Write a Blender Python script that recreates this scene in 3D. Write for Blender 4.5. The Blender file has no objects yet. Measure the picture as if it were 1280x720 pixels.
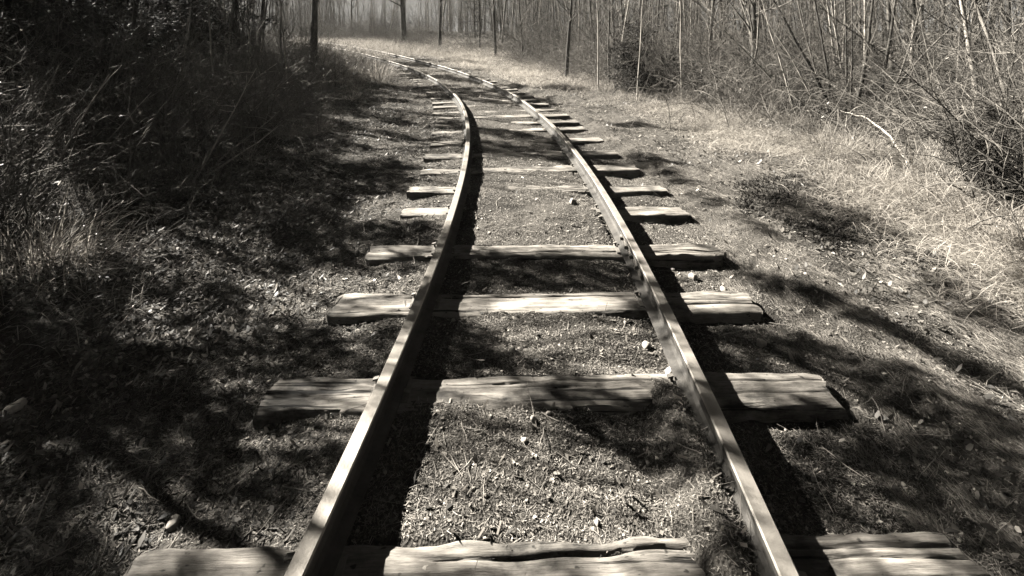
import bpy, math
import numpy as np
rng = np.random.default_rng(7)
C = bpy.context.scene.collection
sc = bpy.context.scene
PI = math.pi

# ------------------------------------------------------------------ the place
CAMZ, HY, FPX = 1.79, 40.0, 600.0                 # eye height above tie tops
R, HEAD0 = 38.0, 0.092                            # the track bends left on a 38 m radius
CX, CY = 0.034 - R*math.cos(HEAD0), 0.8 + R*math.sin(HEAD0)
SUN_AZ = math.atan2(-0.85, 0.52)                  # from the left and a little ahead
SUN_EL = math.radians(34.5)
TOSUN = np.array([math.sin(SUN_AZ)*math.cos(SUN_EL), math.cos(SUN_AZ)*math.cos(SUN_EL), math.sin(SUN_EL)])

def su(x, y):
    dx, dy = x-CX, y-CY
    return R*(np.arctan2(dy, dx)+HEAD0), np.hypot(dx, dy)-R
def xy(s, u):
    a = np.asarray(s)/R-HEAD0
    return CX+(R+u)*np.cos(a), CY+(R+u)*np.sin(a)
def heading(s):                                    # rotation about z that turns local +Y along the track
    return s/R-HEAD0

def vnoise(x, y, f, seed=0):
    x = np.asarray(x, float)*f+seed*17.3+1000; y = np.asarray(y, float)*f+seed*9.1+1000
    xi, yi = np.floor(x).astype(np.int64), np.floor(y).astype(np.int64)
    fx, fy = x-xi, y-yi
    fx, fy = fx*fx*(3-2*fx), fy*fy*(3-2*fy)
    def h(a, b):
        n = (a*374761393+b*668265263+seed*974634) & 0xffffffff
        n = ((n ^ (n >> 13))*1274126177) & 0xffffffff
        return ((n ^ (n >> 16)) & 0xffff)/65535.0
    return (h(xi, yi)*(1-fx)+h(xi+1, yi)*fx)*(1-fy)+(h(xi, yi+1)*(1-fx)+h(xi+1, yi+1)*fx)*fy

def sstep(a, b, t):
    t = np.clip((t-a)/(b-a), 0, 1); return t*t*(3-2*t)
UK = np.array([-400, -14, -8, -4.5, -3.0, -2.0, -1.5, -1.25, -0.95, -0.72, -0.3, 0.3, 0.72, 0.85, 1.1, 1.45, 1.7, 1.95, 2.3, 2.8, 3.6, 4.6, 9, 14, 400.])
ZK = np.array([.6, .35, .12, .06, -.02, -.06, -.06, -.05, -.03, -.024, -.016, -.016, -.045, -.07, -.075, -.085, -.065, -.03, -.06, -.04, -.01, .04, .1, .15, .2])
TS = None
def rise(s):
    t = np.clip(np.asarray(s, float)-14, 0, 24); return np.where(t < 14, .0019*t*t, .0019*196+.0532*(t-14))*(1-sstep(75, 105, np.asarray(s, float)))
def gz(x, y, fine=True):
    x, y = np.asarray(x, float), np.asarray(y, float)
    s, u = su(x, y)
    z = np.interp(u, UK, ZK)
    z = z+0.085*np.clip(u-3.2, 0, 9)*sstep(14, 30, s)*(1-sstep(75, 120, s))
    z = z+rise(s)
    near = np.exp(-(np.abs(u)/1.5)**4)
    amp = 1-0.65*near
    z = z+(vnoise(x, y, 1.1, 1)-.5)*.09*amp+(vnoise(x, y, 3.1, 2)-.5)*.045*amp
    z = z+.12*(vnoise(x, y, .35, 5)-.5)*sstep(2.5, 5, np.abs(u))
    z = z+np.where(np.abs(u) < .66, .03*sstep(2.9, 3.6, s)*(1-.95*sstep(4.6, 5.4, s))*(.2+1.1*vnoise(x, y, .9, 6)), 0)+np.where(np.abs(u) < 1.3, .034*sstep(9, 17, s)*vnoise(x, y, .7, 8), 0)
    z = z+.105*np.exp(-((u-.64)/.12)**2)*(1-sstep(1.5, 1.85, s))
    z = z+0.11*(vnoise(u*6.2, s*.35, 1.0, 9)-.5)*sstep(1.5, 1.8, u)*(1-sstep(2.8, 3.4, u))
    if fine:
        z = z+(vnoise(x, y, 9, 3)-.5)*.022+(vnoise(x, y, 27, 4)-.5)*.009
    if TS is not None:                             # the bed is hollowed where the ties lie
        d = np.full(np.shape(s), 9.0)
        for t_ in TS: d = np.minimum(d, np.abs(s-t_))
        z = np.where((d < .095) & (np.abs(u-.06) < 1.4) & ~((u > .45) & (u < .8) & (s < 1.75)) & ((s < 3.0) | (np.abs(u) > .85)), np.minimum(z, -.035), z)
    return z
def P(px, py):                                     # where a spot of the ground lies
    Y = FPX*CAMZ/(py-HY)
    return (px-640)*Y/FPX, Y

# ------------------------------------------------------------------ mesh helpers
class MB:
    def __init__(self): self.v=[]; self.f=[]; self.n=0; self.m=[]
    def add(self, V, F, mi=0):
        V = np.asarray(V, np.float32).reshape(-1, 3); F = np.asarray(F, np.int32).reshape(-1, 4)
        self.v.append(V); self.f.append(F+self.n); self.n += len(V); self.m.append(np.full(len(F), mi, np.int32)); return self
    def build(self, name, mats, parent=None, smooth=True):
        me = bpy.data.meshes.new(name)
        V = np.concatenate(self.v); F = np.concatenate(self.f); m = np.concatenate(self.m)
        me.vertices.add(len(V)); me.vertices.foreach_set('co', V.ravel())
        me.loops.add(F.size); me.loops.foreach_set('vertex_index', F.ravel())
        me.polygons.add(len(F))
        me.polygons.foreach_set('loop_start', np.arange(0, F.size, 4, dtype=np.int32))
        me.polygons.foreach_set('use_smooth', np.full(len(F), smooth))
        for x in (mats if isinstance(mats, (list, tuple)) else [mats]): me.materials.append(x)
        if m.any(): me.polygons.foreach_set('material_index', m)
        me.update(calc_edges=True); me.validate()
        o = bpy.data.objects.new(name, me); C.objects.link(o)
        if parent is not None: o.parent = parent
        return o

def tubes(pts, rad, S=4):
    pts = np.asarray(pts, float); rad = np.asarray(rad, float)
    N, K, _ = pts.shape
    T = np.gradient(pts, axis=1); T /= np.linalg.norm(T, axis=2, keepdims=True)+1e-9
    ref = np.where(np.abs(T[:, :1, 2:3]) > .8, np.array([1., .1, 0]), np.array([.1, 0, 1.]))
    A = np.cross(T, ref); A /= np.linalg.norm(A, axis=2, keepdims=True)+1e-9
    B = np.cross(T, A)
    th = np.arange(S)*2*PI/S
    V = pts[:, :, None]+rad[:, :, None, None]*(np.cos(th)[:, None]*A[:, :, None]+np.sin(th)[:, None]*B[:, :, None])
    i = (np.arange(N)[:, None, None]*K+np.arange(K-1)[None, :, None])*S
    j = np.arange(S)[None, None, :]; j2 = (j+1) % S
    F = np.stack([i+j, i+j2, i+S+j2, i+S+j], -1)
    return V.reshape(-1, 3), F.reshape(-1, 4)

def grow(p0, d, L, K, wob, up=0.0, r=rng):
    """K points from p0 along d; directions wander by wob and bend upwards by up."""
    p0, d = np.atleast_2d(p0), np.atleast_2d(d); N = len(p0)
    L = np.broadcast_to(np.asarray(L, float), (N,))
    D = np.repeat(d[:, None], K-1, 1)+np.cumsum(r.normal(0, wob, (N, K-1, 3)), 1)
    D[:, :, 2] += up*np.linspace(0, 1, K-1)
    D /= np.linalg.norm(D, axis=2, keepdims=True)
    pts = np.concatenate([np.zeros((N, 1, 3)), np.cumsum(D*(L[:, None, None]/(K-1)), 1)], 1)
    return p0[:, None]+pts
def taper(r0, r1, K):
    r0 = np.atleast_1d(np.asarray(r0, float)); r1 = np.broadcast_to(r1, r0.shape)
    t = np.linspace(0, 1, K)
    return r0[:, None]*(1-t)+r1[:, None]*t
def rdir(n, elo, ehi, r=rng):
    a, e = r.uniform(0, 2*PI, n), np.radians(r.uniform(elo, ehi, n))
    return np.stack([np.cos(a)*np.cos(e), np.sin(a)*np.cos(e), np.sin(e)], 1)
def along(pts, i, t):                              # point at fraction t of polyline i
    K = pts.shape[1]; q = np.clip(t, 0, .999)*(K-1); k = q.astype(int); f = (q-k)[:, None]
    return pts[i, k]*(1-f)+pts[i, k+1]*f

def blades(p, yaw, pitch, L, W, bend, segs=2, tip=.25, roll=None):
    """flat strips: from p, heading yaw, starting pitch, bending down by bend radians over the length"""
    N = len(p); t = np.linspace(0, 1, segs+1)
    pt = pitch[:, None]-bend[:, None]*(np.arange(segs)+.5)/segs
    h = np.concatenate([np.zeros((N, 1)), np.cumsum(np.cos(pt), 1)], 1)*(L/segs)[:, None]
    v = np.concatenate([np.zeros((N, 1)), np.cumsum(np.sin(pt), 1)], 1)*(L/segs)[:, None]
    c, s_ = np.cos(yaw)[:, None], np.sin(yaw)[:, None]
    M = np.stack([p[:, :1]+h*c, p[:, 1:2]+h*s_, p[:, 2:3]+v], -1)
    w = W[:, None]*.5*np.interp(t, [0, .45, 1], [.55, 1, tip])[None]
    if roll is None: roll = np.zeros(N)
    cr, sr = np.cos(roll)[:, None], np.sin(roll)[:, None]
    side = np.stack([-s_*cr+0*h, c*cr+0*h, sr+0*h], -1)
    V = np.stack([M-side*w[..., None], M+side*w[..., None]], 2)      # N,segs+1,2,3
    i = np.arange(N)[:, None]*(segs+1)*2+np.arange(segs)[None]*2
    F = np.stack([i, i+1, i+3, i+2], -1)
    return V.reshape(-1, 3), F.reshape(-1, 4)

# ------------------------------------------------------------------ materials
def mat(name):
    m = bpy.data.materials.new(name); m.use_nodes = True
    nt = m.node_tree; b = nt.nodes['Principled BSDF']
    def N(t, **k):
        n = nt.nodes.new(t)
        for a, v in k.items(): setattr(n, a, v)
        return n
    return m, nt, b, N
WARM = (1.0, .918, .815)
def gray(v): return (v*WARM[0], v*WARM[1], v*WARM[2], 1)
def flat(v): return (v, v, v, 1)
def ramp(N, stops, gray=gray):
    r = N('ShaderNodeValToRGB'); e = r.color_ramp.elements
    while len(e) < len(stops): e.new(.5)
    for k, (p, v) in enumerate(stops): e[k].position = p; e[k].color = gray(v)
    return r
def island_mat(name, stops, rough=.8, spec=.3, trans=0):
    m, nt, b, N = mat(name)
    g = N('ShaderNodeNewGeometry'); r = ramp(N, stops)
    nt.links.new(g.outputs['Random Per Island'], r.inputs[0]); nt.links.new(r.outputs[0], b.inputs['Base Color'])
    b.inputs['Roughness'].default_value = rough; b.inputs['Specular IOR Level'].default_value = spec
    if trans:                                      # thin dry blades let the sun through
        tb = N('ShaderNodeBsdfTranslucent'); mx = N('ShaderNodeMixShader'); mx.inputs[0].default_value = trans
        nt.links.new(r.outputs[0], tb.inputs['Color']); nt.links.new(b.outputs[0], mx.inputs[1]); nt.links.new(tb.outputs[0], mx.inputs[2]); nt.links.new(mx.outputs[0], nt.nodes['Material Output'].inputs['Surface'])
    return m
def bark_mat(name, lo, hi, bump=.4, sc_=14):
    m, nt, b, N = mat(name)
    tc = N('ShaderNodeTexCoord'); mp = N('ShaderNodeMapping'); mp.inputs['Scale'].default_value = (1, 1, .25)
    no = N('ShaderNodeTexNoise'); no.inputs['Scale'].default_value = sc_; no.inputs['Detail'].default_value = 5
    oi = N('ShaderNodeObjectInfo'); g = N('ShaderNodeNewGeometry')
    r = ramp(N, [(.3, lo), (.72, hi)])
    mx = N('ShaderNodeMath', operation='MULTIPLY_ADD'); mx.inputs[1].default_value = .5; mx.inputs[2].default_value = .75
    m2 = N('ShaderNodeMath', operation='MULTIPLY_ADD'); m2.inputs[1].default_value = .7; m2.inputs[2].default_value = .6
    mm = N('ShaderNodeMath', operation='MULTIPLY')
    vm = N('ShaderNodeMix', data_type='RGBA', blend_type='MULTIPLY'); vm.inputs[0].default_value = 1
    L = nt.links.new
    L(tc.outputs['Object'], mp.inputs[0]); L(mp.outputs[0], no.inputs['Vector']); L(no.outputs['Fac'], r.inputs[0])
    L(oi.outputs['Random'], mx.inputs[0]); L(g.outputs['Random Per Island'], m2.inputs[0]); L(mx.outputs[0], mm.inputs[0]); L(m2.outputs[0], mm.inputs[1])
    L(r.outputs[0], vm.inputs[6]); L(mm.outputs[0], vm.inputs[7]); L(vm.outputs[2], b.inputs['Base Color'])
    bp = N('ShaderNodeBump'); bp.inputs['Strength'].default_value = bump; bp.inputs['Distance'].default_value = .02
    L(no.outputs['Fac'], bp.inputs['Height']); L(bp.outputs[0], b.inputs['Normal'])
    b.inputs['Roughness'].default_value = .85; b.inputs['Specular IOR Level'].default_value = .25
    return m

def soil_mat():
    m, nt, b, N = mat('soil'); L = nt.links.new
    tc = N('ShaderNodeTexCoord')
    a = N('ShaderNodeTexNoise'); a.inputs['Scale'].default_value = 55; a.inputs['Detail'].default_value = 8; a.inputs['Roughness'].default_value = .75
    c = N('ShaderNodeTexNoise'); c.inputs['Scale'].default_value = 1.7; c.inputs['Detail'].default_value = 4
    v = N('ShaderNodeTexVoronoi'); v.inputs['Scale'].default_value = 90
    for n in (a, c, v): L(tc.outputs['Object'], n.inputs['Vector'])
    r = ramp(N, [(.32, .04), (.55, .12), (.75, .25)]); L(a.outputs['Fac'], r.inputs[0])
    r2 = ramp(N, [(.35, .55), (.65, 1.2)], flat); L(c.outputs['Fac'], r2.inputs[0])
    mx = N('ShaderNodeMix', data_type='RGBA', blend_type='MULTIPLY'); mx.inputs[0].default_value = 1
    L(r.outputs[0], mx.inputs[6]); L(r2.outputs[0], mx.inputs[7]); L(mx.outputs[2], b.inputs['Base Color'])
    ad = N('ShaderNodeMath', operation='ADD'); L(a.outputs['Fac'], ad.inputs[0]); L(v.outputs['Distance'], ad.inputs[1])
    bp = N('ShaderNodeBump'); bp.inputs['Strength'].default_value = 1; bp.inputs['Distance'].default_value = .015
    L(ad.outputs[0], bp.inputs['Height']); L(bp.outputs[0], b.inputs['Normal'])
    b.inputs['Roughness'].default_value = .95; b.inputs['Specular IOR Level'].default_value = .15
    return m
def wood_mat():
    m, nt, b, N = mat('weathered_wood'); L = nt.links.new
    tc = N('ShaderNodeTexCoord'); oi = N('ShaderNodeObjectInfo')
    va = N('ShaderNodeVectorMath', operation='ADD'); L(tc.outputs['Object'], va.inputs[0])
    sv = N('ShaderNodeVectorMath', operation='SCALE'); sv.inputs[0].default_value = (7, 13, 3); L(oi.outputs['Random'], sv.inputs['Scale']); L(sv.outputs[0], va.inputs[1])
    def noise(scale, sx, detail=6, rough=.65):
        mp = N('ShaderNodeMapping'); mp.inputs['Scale'].default_value = (sx, 1, 1); L(va.outputs[0], mp.inputs[0])
        n = N('ShaderNodeTexNoise'); n.inputs['Scale'].default_value = scale; n.inputs['Detail'].default_value = detail; n.inputs['Roughness'].default_value = rough
        L(mp.outputs[0], n.inputs['Vector']); return n
    grain = noise(150, .06, 8, .75); crack = noise(30, .035, 4, .55); blot = noise(4.2, .6, 6, .65); spots = noise(40, .5, 2)
    rg = ramp(N, [(.25, .15), (.5, .33), (.75, .5)]); L(grain.outputs['Fac'], rg.inputs[0])
    rc = ramp(N, [(.34, .12), (.40, 1.0)], flat); L(crack.outputs['Fac'], rc.inputs[0])
    rb = ramp(N, [(.36, .18), (.47, .7), (.62, 1.15)], flat); L(blot.outputs['Fac'], rb.inputs[0])
    rs = ramp(N, [(.27, .25), (.34, 1.0)], flat); L(spots.outputs['Fac'], rs.inputs[0])
    out = rg
    for q in (rc, rb, rs):
        mx = N('ShaderNodeMix', data_type='RGBA', blend_type='MULTIPLY'); mx.inputs[0].default_value = 1
        L(out.outputs[2 if out is not rg else 0], mx.inputs[6]); L(q.outputs[0], mx.inputs[7]); out = mx
    L(out.outputs[2], b.inputs['Base Color'])
    ad = N('ShaderNodeMath', operation='ADD'); L(grain.outputs['Fac'], ad.inputs[0]); L(rc.outputs[0], ad.inputs[1])
    bp = N('ShaderNodeBump'); bp.inputs['Strength'].default_value = .8; bp.inputs['Distance'].default_value = .006
    L(ad.outputs[0], bp.inputs['Height']); L(bp.outputs[0], b.inputs['Normal'])
    b.inputs['Roughness'].default_value = .8; b.inputs['Specular IOR Level'].default_value = .3
    return m
def steel_mat(name, stops, metal, rough, bump):
    m, nt, b, N = mat(name); L = nt.links.new
    tc = N('ShaderNodeTexCoord')
    n = N('ShaderNodeTexNoise'); n.inputs['Scale'].default_value = 9; n.inputs['Detail'].default_value = 8; n.inputs['Roughness'].default_value = .7
    n2 = N('ShaderNodeTexNoise'); n2.inputs['Scale'].default_value = 120; n2.inputs['Detail'].default_value = 4
    L(tc.outputs['Object'], n.inputs['Vector']); L(tc.outputs['Object'], n2.inputs['Vector'])
    r = ramp(N, stops); L(n.outputs['Fac'], r.inputs[0]); L(r.outputs[0], b.inputs['Base Color'])
    rr = N('ShaderNodeMapRange'); rr.inputs[3].default_value = rough-.1; rr.inputs[4].default_value = rough+.15; L(n2.outputs['Fac'], rr.inputs[0]); L(rr.outputs[0], b.inputs['Roughness'])
    bp = N('ShaderNodeBump'); bp.inputs['Strength'].default_value = bump; bp.inputs['Distance'].default_value = .003
    L(n2.outputs['Fac'], bp.inputs['Height']); L(bp.outputs[0], b.inputs['Normal'])
    b.inputs['Metallic'].default_value = metal
    return m
def stone_mat():
    m, nt, b, N = mat('stone'); L = nt.links.new
    tc = N('ShaderNodeTexCoord'); n = N('ShaderNodeTexNoise'); n.inputs['Scale'].default_value = 60; n.inputs['Detail'].default_value = 6
    L(tc.outputs['Object'], n.inputs['Vector']); r = ramp(N, [(.3, .42), (.7, .72)]); L(n.outputs['Fac'], r.inputs[0]); L(r.outputs[0], b.inputs['Base Color'])
    bp = N('ShaderNodeBump'); bp.inputs['Strength'].default_value = .5; bp.inputs['Distance'].default_value = .004; L(n.outputs['Fac'], bp.inputs['Height']); L(bp.outputs[0], b.inputs['Normal'])
    b.inputs['Roughness'].default_value = .75
    return m
M = dict(
    soil=soil_mat(), wood=wood_mat(), stone=stone_mat(),
    head=steel_mat('worn_rail_head', [(.3, .26), (.7, .46)], .35, .48, .35),
    rust=steel_mat('rusty_rail_side', [(.3, .03), (.7, .11)], .0, .8, .8),
    iron=steel_mat('rusty_iron', [(.3, .12), (.7, .3)], .1, .75, .8),
    thatch=island_mat('dry_thatch', [(0, .08), (.5, .25), (.85, .38), (1, .55)]),
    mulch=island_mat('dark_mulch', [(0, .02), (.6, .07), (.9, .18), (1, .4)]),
    leaf=island_mat('dead_leaves', [(0, .04), (.55, .13), (.85, .3), (1, .6)], .55, .4, .25),
    straw=island_mat('dry_grass', [(0, .12), (.5, .30), (1, .56)], .7, .3, .4),
    twig=island_mat('twigs', [(0, .08), (.7, .3), (1, .5)]),
    gravel=island_mat('gravel', [(0, .15), (.7, .4), (1, .7)]),
    ever=island_mat('evergreen_leaf', [(0, .025), (.7, .05), (1, .09)], .75, .15),
    bark=bark_mat('bark', .06, .22), pale=bark_mat('pale_bark', .28, .6), dark=bark_mat('dark_bark', .03, .10),
    cane=bark_mat('cane_bark', .065, .28), tw=bark_mat('twig_bark', .10, .28), bleached=island_mat('bleached_grass', [(0, .28), (.5, .5), (1, .75)], .7, .3, .5), far=bark_mat('far_bark', .04, .15),
)

# ------------------------------------------------------------------ naming helpers
def tag(o, label=None, cat=None, group=None, kind=None):
    if label: o['label'] = label
    if cat: o['category'] = cat
    if group: o['group'] = group
    if kind: o['kind'] = kind
    return o
def empty(name, loc=(0, 0, 0), rz=0):
    o = bpy.data.objects.new(name, None); C.objects.link(o); o.location = loc; o.rotation_euler = (0, 0, rz); o.empty_display_size = .1
    return o
def copy_tree(o):
    c = o.copy(); C.objects.link(c)
    for ch in o.children:
        k = ch.copy(); C.objects.link(k); k.parent = c
        for g in ch.children:
            q = g.copy(); C.objects.link(q); q.parent = k
    return c

# ------------------------------------------------------------------ camera, light, air
cam = bpy.data.objects.new('camera', bpy.data.cameras.new('camera')); C.objects.link(cam)
cam.data.sensor_width = 36; cam.data.lens = FPX/1280*36; cam.data.shift_y = -(360-HY)/1280
cam.data.clip_start = .05; cam.data.clip_end = 2000
cam.location = (0, 0, CAMZ); cam.rotation_euler = (PI/2, 0, 0); sc.camera = cam
w = bpy.data.worlds.new('World'); sc.world = w; w.use_nodes = True
nt = w.node_tree; bg = nt.nodes['Background']
sky = nt.nodes.new('ShaderNodeTexSky'); sky.sky_type = 'NISHITA'; sky.sun_disc = False
sky.sun_elevation = SUN_EL; sky.sun_rotation = SUN_AZ; sky.air_density = 0.07; sky.dust_density = 0.0
bw = nt.nodes.new('ShaderNodeRGBToBW'); tint = nt.nodes.new('ShaderNodeVectorMath'); tint.operation = 'SCALE'
tint.inputs[0].default_value = (1, .97, .91)
nt.links.new(sky.outputs[0], bw.inputs[0]); nt.links.new(bw.outputs[0], tint.inputs['Scale']); nt.links.new(tint.outputs[0], bg.inputs[0])
bg.inputs[1].default_value = .05
sun = bpy.data.objects.new('sun', bpy.data.lights.new('sun', 'SUN')); C.objects.link(sun)
sun.data.energy = 5; sun.data.angle = math.radians(.5); sun.data.color = (1, .96, .88)
from mathutils import Vector
sun.rotation_euler = Vector(TOSUN).to_track_quat('Z', 'Y').to_euler(); sun.location = (-20, 12, 16)
sc.view_settings.view_transform = 'Standard'; sc.view_settings.look = 'None'; sc.view_settings.gamma = 1
sc.view_settings.exposure = 2.35
sc.cycles.use_denoising = True
sc.cycles.max_bounces = 5; sc.cycles.diffuse_bounces = 0; sc.cycles.volume_bounces = 0
HAZE = 0.0007
def make_haze():
    m = bpy.data.materials.new('pale_haze'); m.use_nodes = True; t = m.node_tree
    t.nodes.remove(t.nodes['Principled BSDF'])
    v = t.nodes.new('ShaderNodeVolumePrincipled'); v.inputs['Color'].default_value = (.98, .95, .88, 1); v.inputs['Density'].default_value = HAZE; v.inputs['Anisotropy'].default_value = 0
    t.links.new(v.outputs[0], t.nodes['Material Output'].inputs['Volume'])
    x0, x1, y0, y1, z0, z1 = -90, 60, -25, 110, -2.0, 13.5
    V = [(x, y, z) for z in (z0, z1) for y in (y0, y1) for x in (x0, x1)]
    F = [(0, 2, 3, 1), (4, 5, 7, 6), (0, 1, 5, 4), (2, 6, 7, 3), (0, 4, 6, 2), (1, 3, 7, 5)]
    tag(MB().add(V, F).build('haze', m, smooth=False), 'thin pale haze hanging in the woodland air', 'haze', kind='stuff')

# ------------------------------------------------------------------ ground
TIEY = [1.575, 2.405, 3.19, 3.94, 4.83, 5.50, 6.31, 7.08, 7.95, 8.83, 9.5, 10.25, 11.0]
ties = [(math.asin(min(1, (y-CY)/R))+HEAD0)*R for y in TIEY]
while ties[-1] < 62: ties.append(ties[-1]+.78+rng.normal(0, .03))
TS = [float(t_) for t_ in ties[:16]]
def axis(a, b, step, far, grow_=1.09):
    c = list(np.arange(a, b+step/2, step)); d = step; x = c[-1]; hi = []
    while x < far: d *= grow_; x += d; hi.append(x)
    d = step; x = a; lo = []
    while x > -far: d *= grow_; x -= d; lo.append(x)
    return np.array(lo[::-1]+c+hi)
gx = axis(-3.2, 3.2, .022, 400, 1.03); gy = axis(1.0, 5.0, .022, 400, 1.025)
X, Y = np.meshgrid(gx, gy); Z = gz(X, Y)
i = np.arange(len(gy)-1)[:, None]*len(gx)+np.arange(len(gx)-1)[None]
tag(MB().add(np.stack([X, Y, Z], -1), np.stack([i, i+1, i+1+len(gx), i+len(gx)], -1)).build('ground', M['soil']), 'dark soil of the woodland clearing under the track', 'ground', kind='structure')

# ------------------------------------------------------------------ railway ties
def tie_mesh(seed, nL, nT, length=2.85, width=.25, height=.16, rough=1.0, nS=5):
    r = np.random.default_rng(seed)
    bev = .012
    top = [(y, 0) for y in np.linspace(-width/2+bev, width/2-bev, nT)]
    right = [(width/2, z) for z in np.linspace(-bev, -height, nS)]
    left = [(-width/2, z) for z in np.linspace(-height, -bev, nS)]
    prof = np.array(top+right+left); nP = len(prof)
    x = np.linspace(-length/2, length/2, nL)
    x = np.concatenate([[-length/2-.004], x, [length/2+.004]])
    XX = np.repeat(x[:, None], nP, 1); YY = np.repeat(prof[None, :, 0], len(x), 0).copy(); ZZ = np.repeat(prof[None, :, 1], len(x), 0).copy()
    istop = (np.arange(nP) < nT)[None]
    o = seed*31.7
    # hollows, grain ridges, cracks
    dz = (vnoise(XX+o, YY, 2.2, 11)-.5)*.010+(vnoise(XX*.12+o, YY, 60, 12)-.5)*.008+(vnoise(XX*.3+o, YY, 22, 13)-.5)*.012
    for k in range(r.integers(3, 6)):
        yc = r.uniform(-width*.3, width*.3); x0 = r.uniform(-length/2, length*.3); x1 = x0+r.uniform(.5, 2.4); wd = r.uniform(.003, .008); dp = r.uniform(.005, .015)
        line = yc+(vnoise(XX*1.0+o+k*7, 0*XX, 2.0, 14+k)-.5)*.03
        m_ = sstep(x0, x0+.15, XX)*(1-sstep(x1-.15, x1, XX))
        dz -= m_*dp*np.exp(-((YY-line)/wd)**2)
    edge = np.exp(-((np.abs(YY)-width/2)/.022)**2)
    dz -= edge*np.clip(vnoise(XX+o, YY*3, 5, 21)-.35, 0, 1)*.045
    ZZ = np.where(istop, ZZ+dz*rough, ZZ)
    side = np.sign(YY)*((vnoise(XX+o, ZZ*1.0+np.sign(YY)*3, 2.2, 16)-.5)*.016+(vnoise(XX+o, ZZ*5, 18, 17)-.5)*.012)*rough
    YY = np.where(np.abs(prof[None, :, 0]) > width*.44, YY+side, YY)
    ZZ[:, nT] = ZZ[:, nT-1]-.012; ZZ[:, -1] = ZZ[:, 0]-.012
    # ragged ends
    e = np.sign(XX)*sstep(length/2-.05, length/2, np.abs(XX))
    XX = XX+e*((vnoise(YY*1.0+np.sign(XX)*5+o, ZZ, 18, 18)-.6)*.05*rough)
    sh = np.where(np.abs(XX) > length/2-.03, .985, 1.0); YY = YY*sh
    V = np.stack([XX, YY, ZZ], -1).reshape(-1, 3)
    i = np.arange(len(x)-1)[:, None]*nP+np.arange(nP)[None]; j = np.arange(len(x)-1)[:, None]*nP+(np.arange(nP)[None]+1) % nP
    F = np.stack([i, i+nP, j+nP, j], -1).reshape(-1, 4)
    caps = []; extra = []
    for ring, flip in ((0, 0), (len(x)-1, 1)):
        b0 = ring*nP
        for k in range(1, nP//2-0):
            a, b, c_, d = b0+k-1, b0+k, b0+(nP-1-k) % nP, b0+(nP-k) % nP
            if len({a, b, c_, d}) == 4: caps.append((a, b, c_, d) if flip else (d, c_, b, a))
    return V, np.concatenate([F, np.array(caps)])
def box(cx, cy, cz, sx, sy, sz, tilt=0):
    V = np.array([(x, y, z) for z in (-.5, .5) for y in (-.5, .5) for x in (-.5, .5)])*np.array([sx, sy, sz])
    V[:, 2] += V[:, 0]*tilt
    return V+np.array([cx, cy, cz]), np.array([(0, 2, 3, 1), (4, 5, 7, 6), (0, 1, 5, 4), (2, 6, 7, 3), (0, 4, 6, 2), (1, 3, 7, 5)])
ORD = 'nearest second third fourth fifth sixth seventh eighth ninth tenth eleventh twelfth thirteenth fourteenth fifteenth sixteenth seventeenth eighteenth nineteenth twentieth'.split()
TUA = [-1.37, -1.37, -1.34, -1.37, -1.31, -1.35]; TUB = [1.46, 1.45, 1.43, 1.5, 1.55, 1.58]
TLAB = {0: 'grey split wooden tie cut off by the bottom edge of the picture',
        1: 'nearest whole wooden tie, with knots and a long split at its left end',
        2: 'cracked wooden tie, second whole one from the camera, in part shade',
        3: 'wooden tie, third whole one from the camera, with a bright sunlit right end',
        4: 'wooden tie, fourth whole one from the camera, its middle buried in litter'}
protos = {}
def spike_mb(x, side):
    mb = MB(); mb.add(*box(x, 0, .012, .014, .014, .03)); mb.add(*box(x-side*.006, 0, .03, .028, .022, .009, tilt=side*.25)); return mb
for k, s in enumerate(ties):
    near = k < 6
    ua = TUA[k] if k < len(TUA) else -1.36+rng.normal(0, .05); ub = TUB[k] if k < len(TUB) else 1.5+rng.normal(0, .06)
    x, y = xy(s, (ua+ub)/2)
    t = empty('railway_tie', (x, y, float(rise(s))+rng.normal(0, .004)-.014*(k > 5)), [.02, .012, .016, .01, .01, .01][k] if near else heading(s)+.03*(s < 12)+rng.normal(0, .012))
    if near:
        L_ = ub-ua; b = MB().add(*tie_mesh(100+k, 220, 46, L_, [.25, .245, .26, .22, .22, .22][k])).build('beam', M['wood'], t)
    else:
        q = k % 5
        if q not in protos:
            protos[q] = MB().add(*tie_mesh(200+q, 60, 14)).build('beam', M['wood'], t)
        else:
            b = protos[q].copy(); C.objects.link(b); b.parent = t
    if k < 12:
        for sd in (-1, 1):
            xc = sd*.75-(ua+ub)/2
            pl = MB().add(*box(xc, .0, .006, .19, .15, .010)).build('tie_plate', M['iron'], t, smooth=False)
            for q2, yy in ((-1, .045), (1, -.045)):
                sp = spike_mb(0, -q2).build('rail_spike', M['iron'], t, smooth=False); sp.location = (xc+q2*.082, yy, .006)
    lab = TLAB.get(k) or (f'weathered wooden tie, {ORD[k]} one up the track from the bottom edge' if k < 20 else 'distant weathered wooden tie half hidden in pale grass towards the bend')
    tag(t, lab, 'railway tie', 'wooden ties under the rails')

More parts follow.
